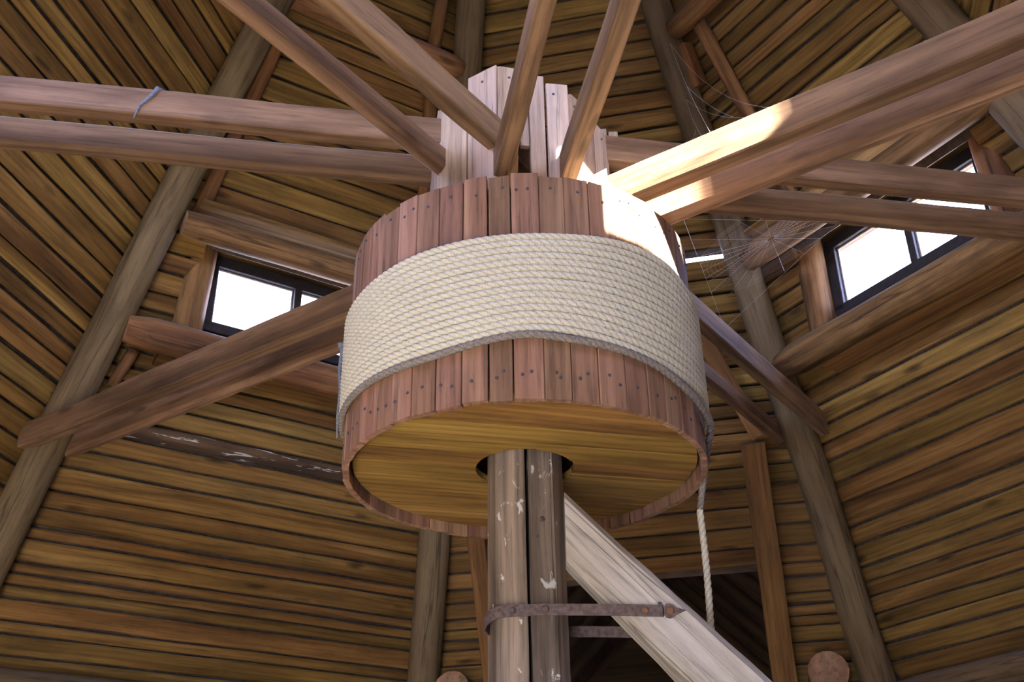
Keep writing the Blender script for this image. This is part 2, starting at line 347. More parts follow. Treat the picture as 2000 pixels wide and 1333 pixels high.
for k in range(-2, 6):
    r, tv, u, n = facet_axes(k)
    W = empty(FN[k]); tag(W, kind='structure'); walls[k] = W
    rg = random.Random(50 + k); lv = board_levels(k); uv = []; uf = []
    for i in range(len(lv) - 1):
        z0, z1 = lv[i], lv[i+1]
        hw = ap_at(z0) * math.tan(PI/8) + 0.015
        spans = [(-hw, hw)]
        zm = (z0 + z1) / 2
        if k in WINF and ZS0 < zm < ZS1 + (0.40 if k in (3, 5) else 0): spans = [(-hw, -0.72), (0.72, hw)]
        if k == 0:
            if zm < 3.49: spans = [(1.02, hw)] if zm > 3.28 else []
            elif zm < 4.0: spans = [(-hw, -1.08), (1.0, hw)]
            if zm < 3.28: spans = [(-hw, -1.55), (1.55, hw)]
            if 3.28 < zm < 3.49: spans = [(-hw, -1.08), (1.0, hw)]
            if 5.90 <= z0 < 5.95: spans = [(-hw, 0.63)]
        if k == 4 and zm < 2.25: spans = [(-hw, -0.85), (0.85, hw)]  # unseen doorway added behind the camera to let in daylight
        for a, b in spans:
            if b - a < 0.05: continue
            # boards with open joints, a closed outer layer behind them
            gapw = rg.uniform(0.012, 0.020) if k != -2 else rg.uniform(0.016, 0.026)
            P0 = lambda t: r*ap_at(z0, OFF) + tv*t + V((0, 0, z0)) + u*gapw
            P1 = lambda t: r*ap_at(z1, OFF) + tv*t + V((0, 0, z1))
            dn = rg.uniform(-0.004, 0.010)
            c0 = (P0(a) + P1(a))/2 + n*(BT/2 + dn); c1 = (P0(b) + P1(b))/2 + n*(BT/2 + dn)
            wd = (P1(0) - P0(0)).length; up = (P1(0) - P0(0)).normalized()
            q0 = r*ap_at(z0, OFF + BT + 0.022) + V((0, 0, z0)) - u*0.01; q1 = r*ap_at(z1, OFF + BT + 0.022) + V((0, 0, z1)) + u*0.01
            nb = len(uv)
            for dd in (0.0, 0.02):
                for pp, t_ in ((q0, a), (q0, b), (q1, b), (q1, a)): uv.append(pp + tv*t_ + n*dd)
            uf.extend([(nb, nb+3, nb+2, nb+1), (nb+4, nb+5, nb+6, nb+7), (nb, nb+1, nb+5, nb+4), (nb+1, nb+2, nb+6, nb+5), (nb+2, nb+3, nb+7, nb+6), (nb+3, nb, nb+4, nb+7)])
            tw = rg.uniform(-0.004, 0.004)
            inward = up.cross(tv) if up.cross(tv).dot(n) < 0 else -up.cross(tv)
            mt = M['roof']
            if k == -1 and z0 == 3.794: mt = M['roof']
            if k == -1 and z0 == 4.556-0.0 : mt = M['roof']
            pl = bar('plank', c0 + n*tw, c1 - n*tw, inward, wd, BT, mt, W, ch=0.008, segs=max(3, int((b-a)/0.30)), wob=0.007, rag=(0.012, 0.012), edge=0.006)
            if k == -1 and abs(zm - 4.65) < 0.06: pl.data.materials[0] = M['mould']
    mk('underlay', uv, uf, M['under'], None, W)
    # low log wall under the eaves
    hw = 5.05
    for j in range(2):
        zz = 0.13 + 0.2*j; ap = 5.30
        hh = ap * math.tan(PI/8)
        if k in (4, 0):
            log('wall_log', r*ap + tv*(-hh) + V((0, 0, zz)), r*ap + tv*(-0.87 if k == 4 else -1.2) + V((0, 0, zz)), 0.12, 0.12, M['wlog'], W, seed=k*7+j)
            log('wall_log', r*ap + tv*(0.87 if k == 4 else 1.2) + V((0, 0, zz)), r*ap + tv*hh + V((0, 0, zz)), 0.12, 0.12, M['wlog'], W, seed=k*7+j+3)
        else:
            log('wall_log', r*ap + tv*(-hh) + V((0, 0, zz)), r*ap + tv*hh + V((0, 0, zz)), 0.12, 0.12, M['wlog'], W, seed=k*7+j)

# ------------------------------------------------------------------ windows; those on the front facets are unseen, put in for daylight
def window(k, idx, HWD=0.63, zt=5.85):
    dz = zt - 5.85
    r, tv, u, n = facet_axes(k); Z = V((0, 0, 1))
    Wd = empty('window_%d' % idx); tag(Wd, kind='structure')
    AP = 2.90
    q = lambda t, z, ap=AP: r*ap + tv*t + V((0, 0, z))
    log('sill_log', q(-1.10, 5.085, 2.815), q(1.10, 5.085, 2.815), 0.108, 0.102, M['wlog'], Wd, seed=k*3+1, lump=0.10, taper_end=0.22)
    log('lintel_log', q(-0.93, 5.735 + dz, 2.455 - dz/SA), q(1.02, 5.735 + dz, 2.455 - dz/SA), 0.092, 0.088, M['wlog'], Wd, seed=k*3+2, lump=0.08, taper_end=0.1)
    for s in (-1, 1):
        log('jamb_log', q(s*0.715, 5.13, 2.84), q(s*0.70, 5.86 + dz, 2.80), 0.098, 0.094, M['wlog'], Wd, seed=k*3+4+s, lump=0.10)
    f = M['frame']; d = 0.05
    bar('frame_rail', q(-0.63, 5.292), q(0.63, 5.292), Z, d, 0.075, f, Wd)
    bar('frame_rail', q(-0.63, 5.805 + dz), q(0.63, 5.805 + dz), Z, d, 0.085, f, Wd)
    for s in (-1, 1): bar('frame_stile', q(s*0.595, 5.30), q(s*0.595, 5.80 + dz), r, 0.085, d, f, Wd)
    if HWD > 0.5: bar('mullion', q(0.024, 5.32), q(0.024, 5.77 + dz), r, 0.052, d, f, Wd)
    panes = ((-0.553, -0.002), (0.05, 0.553))
    if HWD < 0.5:        # unseen window; pane sized for the sun patch, diffuser sheets added beside it
        panes = ((-0.26, 0.21),)
        bar('added_diffuser_pane', q(0.42, 5.30), q(0.42, 5.80 + dz), r, 0.40, 0.006, M['diffuser'], Wd, ch=0.001)  # added sheets that scatter the sun into soft light
        bar('added_diffuser_pane', q(-0.445, 5.30), q(-0.445, 5.80 + dz), r, 0.36, 0.006, M['diffuser'], Wd, ch=0.001)
    for a, b in panes:
        bar('pane', q((a+b)/2, 5.33, AP+0.03), q((a+b)/2, 5.763 + dz, AP+0.03), r, b-a, 0.004, M['glass'], Wd, ch=0.0005)
        bar('glazing_bead', q(a, 5.757 + dz, AP+0.015), q(b, 5.757 + dz, AP+0.015), Z, 0.014, 0.012, M['bead'], Wd, ch=0.002)
        for e in (a+0.006, b-0.006): bar('glazing_bead', q(e, 5.332, AP+0.015), q(e, 5.757 + dz, AP+0.015), r, 0.012, 0.014, M['bead'], Wd, ch=0.002)
    # dormer soffit and cheeks outside the sheathing, closing the recess
    nso = 5 + int(dz/SA/0.148 + 0.9)
    for j in range(nso):
        ap = 3.032 - j*0.148
        bar('soffit_board', q(-0.85, 5.885 + dz, ap), q(0.85, 5.885 + dz, ap), Z, 0.148, 0.022, M['roof'], Wd)
    for s in (-1, 1):
        for j in range(6 + int(dz/0.135 + 0.5)):
            z = 5.16 + j*0.135
            bar('cheek_board', q(s*0.83, z, ap_at(z, OFF + 0.05)), q(s*0.83, z, 3.16), Z, 0.022, 0.137, M['roof'], Wd, ch=0.001)
        bar('frame_packing', q(s*0.735, 5.05, AP+0.09), q(s*0.735, 5.92 + dz, AP+0.09), r, 0.22, 0.05, M['trim'], Wd)
    bar('frame_packing', q(-0.85, 5.13, AP+0.13), q(0.85, 5.13, AP+0.13), Z, 0.26, 0.25, M['trim'], Wd)
    bar('frame_packing', q(-0.85, 5.865 + dz, AP+0.06), q(0.85, 5.865 + dz, AP+0.06), Z, 0.10, 0.06, M['trim'], Wd)
    # daylight portal over the opening
    L = bpy.data.lights.new('window_daylight', 'AREA'); L.shape = 'RECTANGLE'; L.size = 1.16; L.size_y = 0.5 + dz
    L.energy = 1.0; L.cycles.is_portal = True
    o = bpy.data.objects.new('window_daylight', L); LINK(o)
    o.matrix_world = frame(tv, r, q(0, 5.55 + dz/2, AP+0.12))
window(-1, 1); window(1, 2); window(3, 3, 0.2755, 6.25); window(5, 4, 0.63, 6.25); window(4, 5, 0.63, 5.80)  # front windows out of view, placed and sized for daylight and sun patch
r4, t4, u4, n4 = facet_axes(4)
L = bpy.data.lights.new('added_door_daylight', 'AREA'); L.shape = 'RECTANGLE'; L.size = 1.72; L.size_y = 2.4; L.cycles.is_portal = True  # sky portal over the added doorway behind the camera
o = bpy.data.objects.new('added_door_daylight', L); LINK(o)
ax = -u4 if False else u4
o.matrix_world = frame(t4, n4, r4*ap_at(1.13, OFF+0.10) + V((0, 0, 1.13)))

# ------------------------------------------------------------------ log rafters
RL = {-1: 'thick grey round log rafter between the slatted left roof and the window at left',
      0: 'round log rafter running straight down behind the drum, split along its length',
      1: 'thick round log rafter right of the drum, left of the right window',
      2: 'log rafter crossing the upper right corner behind the sunlit beams'}
rot = random.Random(3)
for k in range(-2, 6):
    a = rafter_az(k); d = azv(a)
    A = d*((HA - 0.25)/SL) + V((0, 0, 0.25)); B = d*((HA - 10.2)/SL) + V((0, 0, 10.2))
    rr = {2: 0.135}.get(k, 0.122)
    if k in RL:
        o = log('log_rafter', A, B, rr + 0.006, rr*0.78, M['log'], seed=k+11, n=20, wob=0.03, lump=0.035)
        tag(o, RL[k], 'rafter', 'log rafters of the pyramid roof')
    else:
        o = log('unseen_rafter_%d' % (k % 8), A, B, rr + 0.006, rr*0.78, M['log'], seed=k+11, n=16, wob=0.03, lump=0.035)  # log rafters too, on the sides out of view
        tag(o, kind='structure')

# ------------------------------------------------------------------ horizontal logs, trimmers and posts on the roof
def lg(name, k, t0, z0, t1, z1, off, r, lab, cat, group=None, mat='wlog', seed=1, te=0.12, n=14):
    o = log(name, fpt(k, t0, z0, off), fpt(k, t1, z1, off), r, r*0.96, M[mat], seed=seed, lump=0.09, taper_end=te, n=n)
    return tag(o, lab, cat, group)
lg('purlin_log', -1, -0.62, 7.2, 0.66, 7.2, -0.04, 0.085, 'short horizontal log high on the roof above the left window', 'log', 'upper purlin logs', seed=31)
lg('purlin_log', 1, -0.62, 7.2, 0.66, 7.2, -0.04, 0.085, 'short horizontal log high on the roof above the right window', 'log', 'upper purlin logs', seed=37)
lg('trimmer_pole', -1, -0.60, 7.13, -0.835, 5.84, 0.06, 0.05, 'slim half-round pole beside the thick left rafter, above the left window', 'pole', 'trimmer poles', 'trim', 41, 0, 10)
lg('trimmer_pole', -1, 0.50, 7.13, 0.80, 5.84, 0.06, 0.05, 'slim brown pole showing just left of the planked hub', 'pole', 'trimmer poles', 'trim', 43, 0, 10)
lg('trimmer_pole', 1, -0.475, 7.22, -0.465, 5.84, 0.04, 0.05, 'slim barky pole sloping down under the upper right purlin log', 'pole', 'trimmer poles', 'wlog', 47, 0, 10)
lg('stub_post', -1, 0.44, 7.26, 0.41, 7.62, 0.02, 0.05, 'short upright stub standing on the upper left purlin log', 'post', None, 'trim', 53, 0, 10)
lg('trimmer_pole', -1, -1.00, 5.02, -1.075, 4.80, 0.03, 0.038, 'short thin stick under the left end of the left window sill log', 'pole', 'trimmer poles', 'trim', 59, 0, 8)
o = bar('cleat_block', fpt(1, -0.66, 7.14, 0.02), fpt(1, -0.70, 6.86, 0.02), facet_axes(1)[3], 0.10, 0.10, M['trim'], ch=0.008)
tag(o, 'small brown block nailed between the right rafter and the purlin log', 'block')
o = bar('trimmer_post', fpt(0, 0.60, 5.62, 0.03), fpt(0, 1.01, 4.74, 0.03), facet_axes(0)[3], 0.11, 0.08, M['trim'], ch=0.006)
tag(o, 'thin brown stick slanting behind the two blue-lit beams at right', 'post')
o = bar('trimmer_post', fpt(0, 0.965, 4.70, 0.02), fpt(0, 0.985, 2.3, 0.02), facet_axes(0)[3], 0.165, 0.12, M['trim'], ch=0.006, segs=6, wob=0.01)
tag(o, 'square brown door post running down right of the dark opening', 'post', 'posts of the dark opening')
o = bar('trimmer_post', fpt(0, -1.045, 4.60, 0.02), fpt(0, -1.045, 2.3, 0.02), facet_axes(0)[3], 0.13, 0.12, M['trim'], ch=0.006, segs=6, wob=0.01)
tag(o, 'square brown door post partly hidden left of the big split post', 'post', 'posts of the dark opening')
lg('wall_plate_log', -1, -1.75, 3.12, 1.5, 3.12, 0.0, 0.085, 'grey horizontal log at the foot of the left roof slope', 'log', 'wall plate logs', 'log', 61)
lg('wall_plate_log', 1, -1.5, 3.12, 1.75, 3.12, 0.0, 0.085, 'grey horizontal log at the foot of the right roof slope', 'log', 'wall plate logs', 'log', 67)
r0, t0v, u0, n0 = facet_axes(0)
for t_, z_, lab in ((-1.33, 3.30, 'sawn round log end left of the split post, below the boards'), (1.27, 3.27, 'sawn round log end poking out right of the door post')):
    c = r0*3.70 + t0v*t_ + V((0, 0, z_))
    tag(log('passage_plate_log', c, c + r0*3.4, 0.135, 0.13, M['wlog'], seed=int(t_*10)+80, lump=0.05, n=18), lab, 'log', 'log ends beside the dark opening')

# ------------------------------------------------------------------ dark passage behind the opening
pc = empty('wall_passage'); tag(pc, kind='structure')
def pq(t, z, d): return r0*d + t0v*t + V((0, 0, z))
for s in (-1, 1):
    for j in range(13):
        f0, f1 = j/13, (j+1)/13
        t_a = 1.75*(f0+f1)/2; z_a = 5.0 - 1.75*(f0+f1)/2
        nrm = (t0v*s*0.70 + V((0, 0, 0.714))).normalized()
        gap = 0.012 if (j in (8,) and s < 0) else -0.006
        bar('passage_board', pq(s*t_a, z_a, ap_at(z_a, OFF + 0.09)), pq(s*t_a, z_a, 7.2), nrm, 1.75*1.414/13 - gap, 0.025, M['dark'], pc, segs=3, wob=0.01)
    for j in range(5):
        d = 4.35 + j*0.72
        log('passage_rafter', pq(s*0.02, 4.92, d), pq(s*1.68, 3.25, d), 0.06, 0.06, M['dark'], pc, n=10, seed=90+j)
    for j in range(11):
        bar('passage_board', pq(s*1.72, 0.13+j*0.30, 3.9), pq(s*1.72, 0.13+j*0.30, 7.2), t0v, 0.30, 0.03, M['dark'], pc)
for j in range(24):
    d = 4.0 + j*0.10
    if j % 1 == 0:
        f = 8.98/13; t_a = 1.75*f; z_a = 5.0 - 1.75*f
        nrm = (t0v*-0.70 + V((0, 0, 0.714))).normalized()
        c = pq(-t_a, z_a, d) + nrm*0.02
        bar('passage_batten', c - r0*0.022, c + r0*0.022, nrm, 0.12, 0.015, M['dark'], pc)
for j in range(17):
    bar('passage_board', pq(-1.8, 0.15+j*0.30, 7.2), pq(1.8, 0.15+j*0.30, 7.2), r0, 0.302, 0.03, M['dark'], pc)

# ------------------------------------------------------------------ long horizontal arm beams (four pairs, eight timbers)
PAIRS = [ # name, azimuth, offset, width, height, z bottom, extents
    (1, rafter_az(2) + math.radians(0.105), 0.140, 0.068, 0.147, 4.851, (-3.45, 3.45), (-3.45, 3.45)),
    (2, rafter_az(1) + math.radians(0.252), 0.151, 0.074, 0.146, 4.681, (-3.5, 3.37), (-3.5, 3.33)),
    (3, rafter_az(0) + math.radians(0.162), 0.145, 0.070, 0.147, 4.525, (-3.5, 3.45), (-3.5, 3.45)),
    (4, rafter_az(-1) - math.radians(0.10), 0.116, 0.070, 0.155, 4.344, (-3.6, 3.45), (-3.6, 3.57)),
]
BL = {(1, 1): 'lilac-lit beam running left to right behind the hub, nearer one of its pair',
      (1, -1): 'rounded lower-looking beam running left to right behind the hub, far one of its pair',
      (2, 1): 'upper of two beams from the top left edge, passing under the hub top, blue-lit at right',
      (2, -1): 'lower of two beams from the top left edge, ending low behind the drum at right',
      (3, 1): 'right one of the two beams rising to the top edge in front of the hub',
      (3, -1): 'left one of the two beams rising to the top edge in front of the hub',
      (4, -1): 'upper of two beams to the upper right corner, washed out by sun near the hub',
      (4, 1): 'lower of two beams to the upper right corner, round edged with a dark underside'}
beams = {}
for (pi, a, of, wd, h, zb, e1, e2) in PAIRS:
    d = azv(a); nrm = V((d.y, -d.x, 0))
    for s, e in ((1, e1), (-1, e2)):
        hh = h + {(4, 1): 0.010, (1, -1): 0.008}.get((pi, s), 0)      # rounded timbers are a little deeper
        A = d*e[0] + nrm*s*of + V((0, 0, zb + hh/2)); B = d*e[1] + nrm*s*of + V((0, 0, zb + hh/2))
        round_one = (pi, s) in ((1, -1), (4, 1), (2, -1))
        o = bar('arm_beam', A, B, (0, 0, 1), wd + (0.010 if pi in (1, 4) else 0), hh, M['beam'], ch={4: 0.027, 1: 0.018}.get(pi, 0.026) if round_one else 0.006, segs=40, wob=0.007, edge=0.004, rag=(0.02, 0.02))
        tag(o, BL[(pi, s)], 'beam', 'long paired beams crossing at the hub')
        beams[(pi, s)] = o

# ------------------------------------------------------------------ hub of upright boards above the drum
hub = empty('planked_hub', (0, 0, ZT)); tag(hub, 'pale eight-sided hub of upright boards standing on top of the drum', 'hub')
RC = 0.42; AP_H = RC*math.cos(PI/8)
HL = {0: [(-0.160, -0.006, 4.24, 5.09), (0.004, 0.158, 4.24, 5.15)],          # facing left of camera
      1: [(-0.160, -0.061, 4.72, 5.14), (-0.020, 0.050, 4.24, 5.11), (0.060, 0.160, 4.24, 5.07), (-0.105, -0.022, 4.24, 4.42), (-0.062, -0.024, 4.70, 5.12)],
      2: [(-0.158, -0.10, 4.24, 5.03), (-0.092, 0.03, 4.24, 5.02), (0.04, 0.158, 4.24, 5.0)]}
for f in range(8):
    fa = math.radians(-34.2 + 45*f)            # facing angle, 0 = towards the camera, positive right
    nr = V((math.sin(fa), -math.cos(fa), 0)); tt = V((math.cos(fa), math.sin(fa), 0))
    for (a, b, z0, z1) in HL.get(f, [(-0.158, -0.004, 4.24, 5.05), (0.004, 0.158, 4.24, 5.06)]):
        c = nr*AP_H + tt*(a+b)/2
        pl = bar('hub_board', c + V((0, 0, z0)), c + V((0, 0, z1)), nr, b-a, 0.026, M['hub'], hub, ch=0.004, segs=3, rag=(0, 0.006), edge=0.004)
        for zz in (z1 - 0.06, z0 + 0.22):
            if z1 - z0 > 0.3: disc_nail('nail', c + tt*rnd.uniform(-0.02, 0.02) + nr*0.0135 + V((0, 0, zz)), nr, 0.006, M['nail'], pl)
# splinter beside the opening
fa = math.radians(10.8); nr = V((math.sin(fa), -math.cos(fa), 0)); tt = V((math.cos(fa), math.sin(fa), 0))
c = nr*(AP_H + 0.03)
bar('splinter', c + tt*-0.125 + V((0, 0, 4.27)), c + tt*-0.095 + nr*0.02 + V((0, 0, 4.72)), nr, 0.045, 0.016, M['trim'], hub, rag=(0, 0.03), edge=0.008, segs=5)
# cheek board at the left end of the hub
bar('hub_board', V((-0.475, -0.06, 4.20)), V((-0.475, -0.06, 4.62)), V((0, -1, 0)), 0.085, 0.03, M['hub'], hub)
o = bar('wedge_block', V((0.235, -0.475, 4.350)), V((0.375, -0.545, 4.385)), (0, 0, 1), 0.10, 0.075, M['hub'], ch=0.008, rag=(0.02, 0.03))
tag(o, 'pale wooden wedge lying at the foot of the hub beside the sunlit beam', 'wedge')
P1d = azv(PAIRS[0][1]); P1n = V((P1d.y, -P1d.x, 0))
pgc = P1d*0.435 + P1n*0.14
pg = bar('peg', pgc + V((0, 0, 4.993)), pgc + V((0, 0, 5.04)), (1, 0, 0), 0.03, 0.045, M['hub'], ch=0.004)
tag(pg, 'small pale peg standing on the beam right of the hub', 'peg')

# ------------------------------------------------------------------ winding drum of staves
drum = empty('winding_drum', (0, 0, ZB)); tag(drum, 'round wooden winding drum of upright reddish staves with a board bottom', 'drum')
ST = [-33.4, -25.15, -17.25, -9.5, -2.4, 6.0, 13.76, 21.7, 30.45, 38.3, 45.6]
step = (360 - (ST[-1] - ST[0])) / 36.0
ang = ST + [ST[-1] + step*(i+1) + (0 if i == 35 else rnd.uniform(-0.5, 0.5)) for i in range(36)]
THK = 0.026
for i in range(len(ang) - 1):
    a0, a1 = ang[i], ang[i+1]; am = math.radians((a0+a1)/2); half = math.radians((a1-a0)/2)
    nr = V((math.sin(am), -math.cos(am), 0))
    gap = rnd.choice((0.002, 0.003, 0.003, 0.005, 0.008))
    if i == 2: gap = 0.006
    wd = 2*RD*math.tan(half) - gap
    z0 = ZB + rnd.uniform(-0.004, 0.004); z1 = ZT + rnd.uniform(-0.010, 0.010)
    c = nr*(RD*(1+math.cos(half))/2 - THK/2 + rnd.uniform(-0.002, 0.002))
    # slightly wedge-shaped stave so that neighbours meet on the inside
    vs, fs = bar_mesh(z1 - z0, wd, THK, 0.003, 2, 0, (0.002, 0.004), i + 900, 0.002)
    vs = [(x, y*(1 - (0.035 if z < 0 else 0)), z) for x, y, z in vs]
    st = mk('stave', vs, fs, M['stave'], frame((0, 0, 1), nr, c + V((0, 0, (z0+z1)/2))), drum)
    tt = V((math.cos(am), math.sin(am), 0))
    for zz, cnt in ((z0 + 0.10, rnd.choice((1, 2, 2))), (z1 - 0.06, rnd.choice((1, 1, 2)))):
        for q in range(cnt):
            dx = rnd.uniform(-0.015, 0.015) + (0 if cnt == 1 else (q - 0.5)*0.04)
            disc_nail('nail', c + nr*(THK/2 + 0.0005) + tt*dx + V((0, 0, zz + rnd.uniform(-0.025, 0.025))), nr, 0.0062, M['nail'], st)
# bottom boards, clipped to the circle, with the hole round the post
ba = math.radians(76.6); bd = azv(ba); bn = V((bd.y, -bd.x, 0))
RI = RD - THK - 0.012; zf = ZB + 0.045; RH = 0.20
edges = [-0.70]
while edges[-1] < 0.70: edges.append(edges[-1] + rnd.uniform(0.125, 0.165))
for i in range(len(edges) - 1):
    y0, y1 = max(edges[i], -RI+0.001) + 0.0025, min(edges[i+1], RI-0.001) - 0.0032
    if y1 - y0 < 0.02: continue
    def piece(xa, xb):
        N = 10; ys = [y0 + (y1-y0)*j/N for j in range(N+1)]
        lo = [(xa(y), y) for y in ys]; hi = [(xb(y), y) for y in ys]
        lo = [(min(a, b), y) for (a, y), (b, _) in zip(lo, hi)]
        vs = [(x, y, z) for z in (0.0, 0.028) for x, y in lo + hi]; nv = 2*(N+1); fs = []
        for j in range(N):
            a, b, c2, d2 = j, j+1, N+1+j+1, N+1+j
            fs += [(a, b, c2, d2), (nv+d2, nv+c2, nv+b, nv+a), (a+nv, b+nv, b, a), (d2, c2, c2+nv, d2+nv)]
        fs += [(0, N+1, nv+N+1, nv), (N, nv+N, nv+2*N+1, 2*N+1)]
        cx = sum(v[0] for v in vs)/len(vs); cy = (y0+y1)/2
        vs = [(x-cx, y-cy, z) for x, y, z in vs]
        dz = rnd.uniform(-0.004, 0.004)
        mw = Matrix(((bd.x, -bn.x, 0, 0), (bd.y, -bn.y, 0, 0), (0, 0, 1, zf+dz), (0, 0, 0, 1))) @ Matrix.Translation((cx, cy, 0))
        ob = mk('floor_board', vs, fs, M['disc'], mw, drum); return ob
    R_ = lambda y: math.sqrt(max(1e-6, RI*RI - y*y))
    H_ = lambda y: math.sqrt(max(0.0, RH*RH - y*y))
    if max(abs(y0), abs(y1)) > RH + 0.14 or (y0 > RH or y1 < -RH):
        piece(lambda y: -R_(y), lambda y: R_(y))
    else:
        piece(lambda y: -R_(y), lambda y: -H_(y)); piece(lambda y: H_(y), lambda y: R_(y))
# upper deck just below the stave tops
vs = []; fs = []; N = 48
for zz in (ZT-0.06, ZT-0.03):
    for j in range(N):
        for rr in (0.34, RI): vs.append((rr*math.sin(2*PI*j/N), rr*math.cos(2*PI*j/N), zz))
for j in range(N):
    a = 2*j; b = 2*((j+1) % N)
    fs += [(a, a+1, b+1, b), (2*N+b, 2*N+b+1, 2*N+a+1, 2*N+a), (a+1, 2*N+a+1, 2*N+b+1, b+1), (b, 2*N+b, 2*N+a, a)]
mk('top_deck', vs, fs, M['disc'], None, drum)

# ------------------------------------------------------------------ rope wound on the drum
def groove(o):
    at = o.data.attributes.new('groove', 'FLOAT', 'POINT'); at.data.foreach_set('value', GRV[:len(o.data.vertices)])
def lerp_tab(tab, x):
    if x <= tab[0][0]: return tab[0][1]
    for (a, va), (b, vb) in zip(tab, tab[1:]):
        if x <= b:
            f = (x-a)/(b-a); f = f*f*(3-2*f) if False else f
            return va + (vb-va)*f
    return tab[-1][1]
TOPT = [(-180, 3.985), (-110, 3.965), (-54, 3.975), (-35, 3.987), (-5, 3.993), (10, 3.999), (21, 4.012), (33, 4.026), (50, 4.027), (64, 3.99), (110, 3.98), (180, 3.985)]
BOTT = [(-180, 3.535), (-57, 3.532), (-26, 3.531), (-17, 3.539), (-8, 3.556), (0, 3.577), (8.6, 3.574), (19, 3.563), (28, 3.546), (39, 3.531), (50, 3.518), (64, 3.513), (110, 3.52), (180, 3.535)]
GRY = [(-180, 3.515), (-69, 3.512), (-46, 3.508), (-33, 3.501), (-25, 3.502), (-17, 3.515), (-8, 3.534), (0, 3.548), (6, 3.545), (11, 3.536), (23, 3.528), (33, 3.520), (43, 3.505), (52, 3.476), (64, 3.453), (77, 3.437)]
def smooth_tab(tab, x, w=4.0):
    return sum(lerp_tab(tab, x + w*d)*g for d, g in ((-1.5, 0.15), (-0.75, 0.2), (0, 0.3), (0.75, 0.2), (1.5, 0.15)))
NT = 15; RR = 0.0146; rpts = []; q = 0
stepd = 0.35
total = int(NT*360/stepd)
for i in range(total + 1):
    gdeg = i*stepd; k = int(gdeg // 360); th = gdeg - 360*k - 180.0
    if k == NT: k = NT-1; th = 180.0
    f = k + 0.5
    if th > 140: f += 0.5*((th-140)/40)**2*1.0
    if th < -140: f -= 0.5*((-140-th)/40)**2*1.0
    f = min(max(f, 0.5), NT - 0.5)
    s = f/NT
    z = smooth_tab(TOPT, th)*(1-s) + smooth_tab(BOTT, th)*s
    z += 0.0016*noise.noise((gdeg*0.013, k*2.7, 0)); rad = RD + RR*0.95 + 0.0015*noise.noise((gdeg*0.02, 5.5, k))
    if k == 7 and 2 < th < 22: z -= 0.0035*math.sin((th-2)/20*PI)
    if k == 0 and 15 < th < 64: z += 0.0; rad += 0.004*math.sin((th-15)/49*PI)
    a = math.radians(th); rpts.append((rad*math.sin(a), -rad*math.cos(a), z))
vs, fs = tube_mesh(rpts, RR*1.02, 12, True, 3, 0.26, 0.092)
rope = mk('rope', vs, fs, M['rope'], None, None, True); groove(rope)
tag(rope, 'cream twisted rope wound in fifteen turns round the drum', 'rope')
gp = []
th = -185.0
while th < 103.0:
    z = smooth_tab(GRY, th, 2.5) + RR if th <= 77 else None
    rad = RD + RR
    if 40 < th <= 77: rad += 0.014*(th-40)/37
    if th > 77:
        f = (th-77)/26; z = (3.437 + RR) - 0.05*f - 0.18*f**3
        rad = RD + RR*(1 - 0.6*f) + 0.014*max(0, 1-f*2.5)
    a = math.radians(th); gp.append((rad*math.sin(a), -rad*math.cos(a), z)); th += 0.35
x, y, z = gp[-1]
zz = z
gx = []
while zz > 1.2:
    zz -= 0.0046; gx.append((x + 0.003*math.sin(zz*9) - 0.010*(z - zz), y, zz))
cut = len(gp) - 2
vs, fs = tube_mesh(gp, RR*1.02, 12, True, 3, 0.26, 0.092)
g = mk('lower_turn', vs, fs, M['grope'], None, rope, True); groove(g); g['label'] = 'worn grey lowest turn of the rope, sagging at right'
vs, fs = tube_mesh(gx, RR*1.0, 12, True, 3, 0.26, 0.092)
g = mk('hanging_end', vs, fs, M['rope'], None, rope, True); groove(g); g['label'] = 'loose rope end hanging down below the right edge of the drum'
# loose fibres standing off the rope
vs = []; fs = []; rf = random.Random(5)
for i in range(1500):
    src = gp if rf.random() < 0.3 else rpts
    j = rf.randrange(10, len(src)-10); p = V(src[j]); nrm = V((p.x, p.y, 0)).normalized()
    if p.y > 0.25: continue
    d = (nrm*rf.uniform(0.4, 1) + V((rf.uniform(-1, 1), rf.uniform(-1, 1), rf.uniform(-1, 0.6)))).normalized()
    b0 = p + nrm*RR*0.8; l = rf.uniform(0.004, 0.013); sd = d.orthogonal()*0.0004; b = len(vs)
    vs += [b0 - sd, b0 + sd, b0 + d.cross(sd.normalized())*0.0006, b0 + d*l + V((0, 0, -0.002))]
    fs += [(b, b+1, b+3), (b+1, b+2, b+3), (b+2, b, b+3)]
fb = mk('fibres', vs, fs, M['rope'], None, rope); fb['kind'] = 'stuff'

